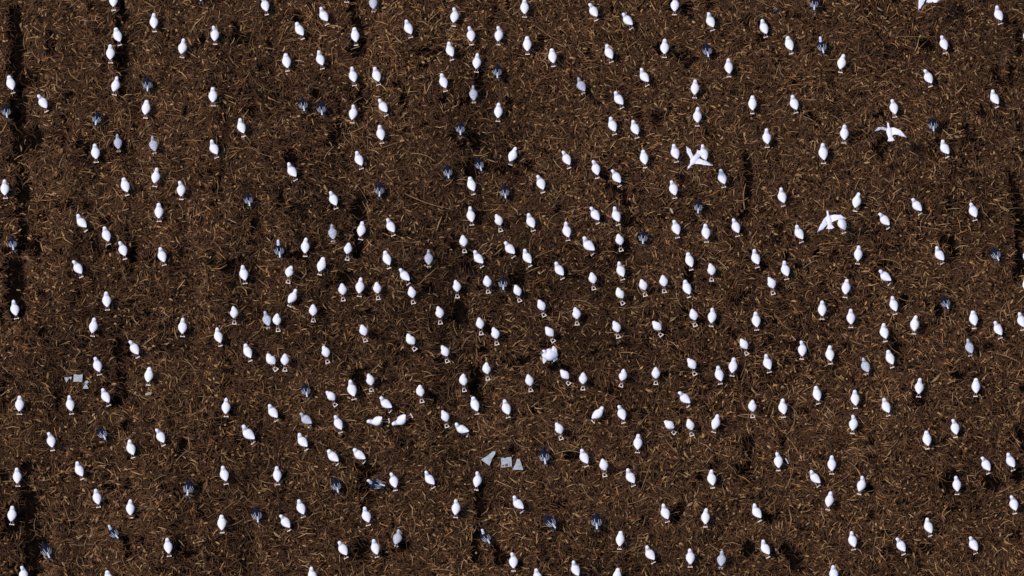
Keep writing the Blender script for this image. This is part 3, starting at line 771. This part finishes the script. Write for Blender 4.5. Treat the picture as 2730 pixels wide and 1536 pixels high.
# ------------------------------------------------------------------ the big goose sitting side-on with raised wings
sx, sy = zp(2, 2, 375, 712)
g = ground_at(sx, sy, 0.05)
sit = link('sitting_goose', None)
sit.location = (g.x, g.y, g.z)
sit.rotation_euler = (0, 0, R(8))
tag(sit, 'large pale goose sitting side-on facing left, wing raised, grey-brown bill', 'goose')
body = loft([(0.175, -0.01, 0.10, 0.04, 0.03), (0.14, 0.01, 0.13, 0.095, 0.08), (0.07, 0.03, 0.15, 0.145, 0.12), (-0.02, 0.04, 0.165, 0.155, 0.13), (-0.095, 0.05, 0.19, 0.115, 0.105),
             (-0.125, 0.075, 0.24, 0.068, 0.068), (-0.13, 0.09, 0.275, 0.052, 0.050), (-0.15, 0.08, 0.28, 0.038, 0.034)], 22, 16)[0]
link('body', body, M_WHITE, sit)
link('bill', loft([(-0.155, 0.075, 0.28, 0.036, 0.030), (-0.195, 0.062, 0.262, 0.027, 0.021), (-0.245, 0.05, 0.245, 0.01, 0.007)], 8, 10, 'bill')[0], M_BILL_GREY, sit)
rw = link('wing', wing('wing', [(0.04, 0.08, 0.22), (0.07, 0.13, 0.27), (0.09, 0.17, 0.31), (0.115, 0.185, 0.325)], [(0.17, 0.0, 0.17), (0.185, 0.06, 0.21), (0.185, 0.11, 0.25), (0.155, 0.16, 0.30)], 0.03), M_WHITE, sit)
lw = link('wing', wing('wing', [(-0.14, 0.05, 0.20), (-0.175, 0.0, 0.16), (-0.185, -0.06, 0.10), (-0.175, -0.12, 0.05)], [(-0.02, -0.03, 0.19), (-0.07, -0.07, 0.14), (-0.11, -0.10, 0.09), (-0.155, -0.135, 0.05)], 0.03), M_WHITE, sit)
for k in range(5):
    tf = loft([(0.13 - 0.012 * k, 0.01 - 0.015 * k, 0.14, 0.024, 0.010), (0.155 - 0.016 * k, -0.03 - 0.018 * k, 0.11, 0.024, 0.008), (0.175 - 0.022 * k, -0.075 - 0.014 * k, 0.08, 0.012, 0.004)], 6, 6, 'feather')[0]
    link('feather', tf, M_STREAK, sit)
for s in (-0.05, 0.05):
    link('foot', slab('foot', foot_outline(s, -0.10), 0.0, 0.01), M_BILL_GREY, sit)


# ------------------------------------------------------------------ pale scraps lying on the straw
def scrap(name, outline, cell, cx, cy, label, group=None, tilt=(0.06, 0.05), m=M_PAPER, th=0.008, lift=0.085, curve=0.0):
    """outline in 1/3.77 pixels around cx, cy"""
    px, py = zp(cell[0], cell[1], cx, cy)
    g = ground_at(px, py, lift)
    k = Z / PPM
    pts = [((x - cx) * k, -(y - cy) * k / se) for x, y in outline]
    if sum(a[0] * b[1] - b[0] * a[1] for a, b in zip(pts, pts[1:] + pts[:1])) < 0: pts = pts[::-1]
    o = link(name, slab(name, pts, 0.0, th), m)
    o.location = g; o.rotation_euler = (tilt[0], tilt[1], 0)
    tag(o, label, 'plastic scrap', group)
    return o


G1 = 'grey scraps lying by the left edge'
G2 = 'grey panels lying in the lower middle'
scrap('plastic_sheet', [(741, 872), (785, 876), (830, 872), (826, 944), (785, 940), (738, 944)], (0, 2), 785, 908, 'square grey plastic sheet, largest of the scraps near the left edge', G1)
scrap('plastic_scrap', [(645, 900), (668, 898), (692, 903), (685, 925), (669, 953), (656, 925)], (0, 2), 670, 922, 'grey triangular scrap pointing down, leftmost beside the square sheet', G1, (-0.05, 0.04))
scrap('plastic_scrap', [(691, 897), (721, 894), (714, 925), (702, 912)], (0, 2), 707, 906, 'tiny pale triangular scrap between the larger triangle and square sheet', G1, (0.05, -0.06))
scrap('plastic_scrap', [(858, 940), (868, 932), (882, 934), (890, 945), (884, 960), (868, 965), (856, 956)], (0, 2), 872, 948, 'small round pale scrap right below the square grey sheet', G1, (0.0, 0.06))
scrap('plastic_scrap', [(856, 968), (868, 968), (892, 1010), (870, 1013), (832, 1010)], (0, 2), 862, 992, 'grey dome-shaped scrap lowest of the pieces near the square sheet', G1, (0.07, 0.0))
cone = scrap('folded_panel', [(2262, 276), (2320, 245), (2378, 200), (2403, 203), (2405, 220), (2372, 270), (2346, 335), (2300, 305)], (1, 3), 2330, 265, 'grey weathered cone-shaped panel leaning right, leftmost of three panels', G2, (0.10, -0.05), th=0.014)
card = scrap('card_panel', [(2460, 268), (2488, 262), (2492, 268), (2512, 266), (2516, 258), (2565, 254), (2571, 345), (2468, 357)], (1, 3), 2516, 306, 'square pale grey panel with small rust brown patch, middle of three panels', G2, (0.07, 0.04), th=0.012)
k = Z / PPM
link('brown_patch', slab('brown_patch', [((a - 2516) * k, -(b - 306) * k / se) for a, b in [(2502, 346), (2530, 345), (2530, 322), (2502, 324)]], 0.0125, 0.0165), M_RUST, card)
link('brown_patch', slab('brown_patch', [((a - 2516) * k, -(b - 306) * k / se) for a, b in [(2476, 347), (2494, 345), (2494, 330), (2476, 332)]], 0.0125, 0.0155), M_RUST, card)
scrap('folded_panel', [(46, 275), (72, 276), (90, 325), (108, 370), (105, 380), (55, 378), (8, 380), (5, 372), (30, 325)], (2, 3), 56, 330, 'grey trapezoid panel narrow at the top, rightmost of three panels', G2, (0.10, 0.05), th=0.014)


def cob(cell, cx, cy, ang, L, W, label, m=M_COB):
    px, py = zp(cell[0], cell[1], cx, cy)
    g = ground_at(px, py, 0.09)
    o = link('corn_cob', loft([(-L / 2, 0, 0, W * 0.3, W * 0.3), (-L / 4, 0, 0.003, W * 0.5, W * 0.45), (L / 4, 0, 0.003, W * 0.5, W * 0.45), (L / 2, 0, 0, W * 0.28, W * 0.28)], 9, 9, 'corn_cob')[0], m)
    o.location = g; o.rotation_euler = (0, 0, R(ang))
    tag(o, label, 'corn cob')


cob((2, 1), 1601, 672, -65, 0.15, 0.055, 'pale yellowish cob lying in the straw above a standing white goose')
cob((0, 2), 1495, 1065, 15, 0.16, 0.075, 'tan stubby cob lying below a white goose at lower left')
cob((3, 3), 192, 290, -65, 0.17, 0.035, 'narrow grey stub lying beside a white goose at lower right', M_PALE)

px, py = zp(3, 0, 82, 105)
g = ground_at(px, py, 0.085)
fe = link('loose_feather', None); fe.location = g; fe.rotation_euler = (0.1, 0, R(-38))
link('vane', lens('vane', 0.05, 0.24, 0.0, 0.01), M_DARK, fe).rotation_euler = (0, 0, 0)
for dxx in (-0.012, 0.004, 0.018):
    q = link('barb', lens('barb', 0.006, 0.16, 0.0, 0.004), M_STREAK, fe); q.location = (dxx, 0.01, 0.045)
tag(fe, 'loose dark blue feather with thin white streaks lying alone near the top edge', 'feather')

# ------------------------------------------------------------------ labels: look, then neighbour, then place
LOOK = {'A': 'white goose', 'B': 'white goose on open foot frame', 'D': 'dark goose with white streaks', 'E': 'white-headed dark goose', 'G': 'speckled grey goose', 'P': 'plain pale grey goose'}
COLS = ['far left', 'left', 'centre-left', 'centre', 'centre-right', 'right', 'far right']
ROWS = ['top-edge', 'upper', 'upper-middle', 'lower-middle', 'lower', 'bottom-edge']
ORD = ['first', 'second', 'third', 'fourth', 'fifth', 'sixth', 'seventh', 'eighth', 'ninth', 'tenth', 'eleventh', 'twelfth', 'thirteenth', 'fourteenth', 'fifteenth']
NUM = ['zero', 'one', 'two', 'three', 'four', 'five', 'six', 'seven', 'eight', 'nine', 'ten', 'eleven', 'twelve', 'thirteen', 'fourteen', 'fifteen']
marks = [t for t in things if t['kind'] in 'DEGP']
used = set()
cells = {}
for t in things:
    cx = min(max(int(t['x'] / 390), 0), 6); cy = min(max(int(t['y'] / 256), 0), 5)
    l = t['lean']
    t['lk'] = 'upright' if abs(l) < 7 else ('left-leaning' if l < 0 else 'right-leaning')
    if abs(l) > 24: t['lk'] = 'steeply left-tilted' if l < 0 else 'steeply right-tilted'
    kk = t['kind']
    t['cell'] = (cx, cy, kk, t['lk'])
    cells.setdefault(t['cell'], []).append(t)
for key, lst in cells.items():
    lst.sort(key=lambda t: t['x'])
    cx, cy, kk, lk = key
    place = '%s %s area' % (ROWS[cy], COLS[cx])
    n = len(lst)
    for i, t in enumerate(lst):
        base = lk + ' ' + LOOK[kk]
        if n == 1: lab = '%s, alone of its kind, %s' % (base, place)
        elif i == 0: lab = '%s, leftmost of %s, %s' % (base, NUM[n], place)
        elif i == n - 1: lab = '%s, rightmost of %s, %s' % (base, NUM[n], place)
        else: lab = '%s, %s from left of %s, %s' % (base, ORD[i], NUM[n], place)
        # a distinctive neighbour says it better
        best = None
        for m in marks:
            if m is t: continue
            dx, dy = t['x'] - m['x'], t['y'] - m['y']
            d = math.hypot(dx, dy)
            if d < 95 and (best is None or d < best[0]):
                side = ('right' if dx > 0 else 'left') + ' of' if abs(dx) > abs(dy) else ('below' if dy > 0 else 'above')
                best = (d, side, m)
        if best and kk in 'AB':
            mk = {'D': 'a dark goose', 'E': 'a white-headed dark goose', 'G': 'a speckled grey goose', 'P': 'a pale grey goose'}[best[2]['kind']]
            cand = '%s white goose just %s %s, %s' % (lk, best[1], mk, place)
            if cand not in used: lab = cand
        used.add(lab)
        tag(t['o'], lab, 'goose', GROUP[t['o'].name.split('.')[0]])
print('geese', count, 'white', sum(t['kind'] in 'AB' for t in things), 'labels', len(used))
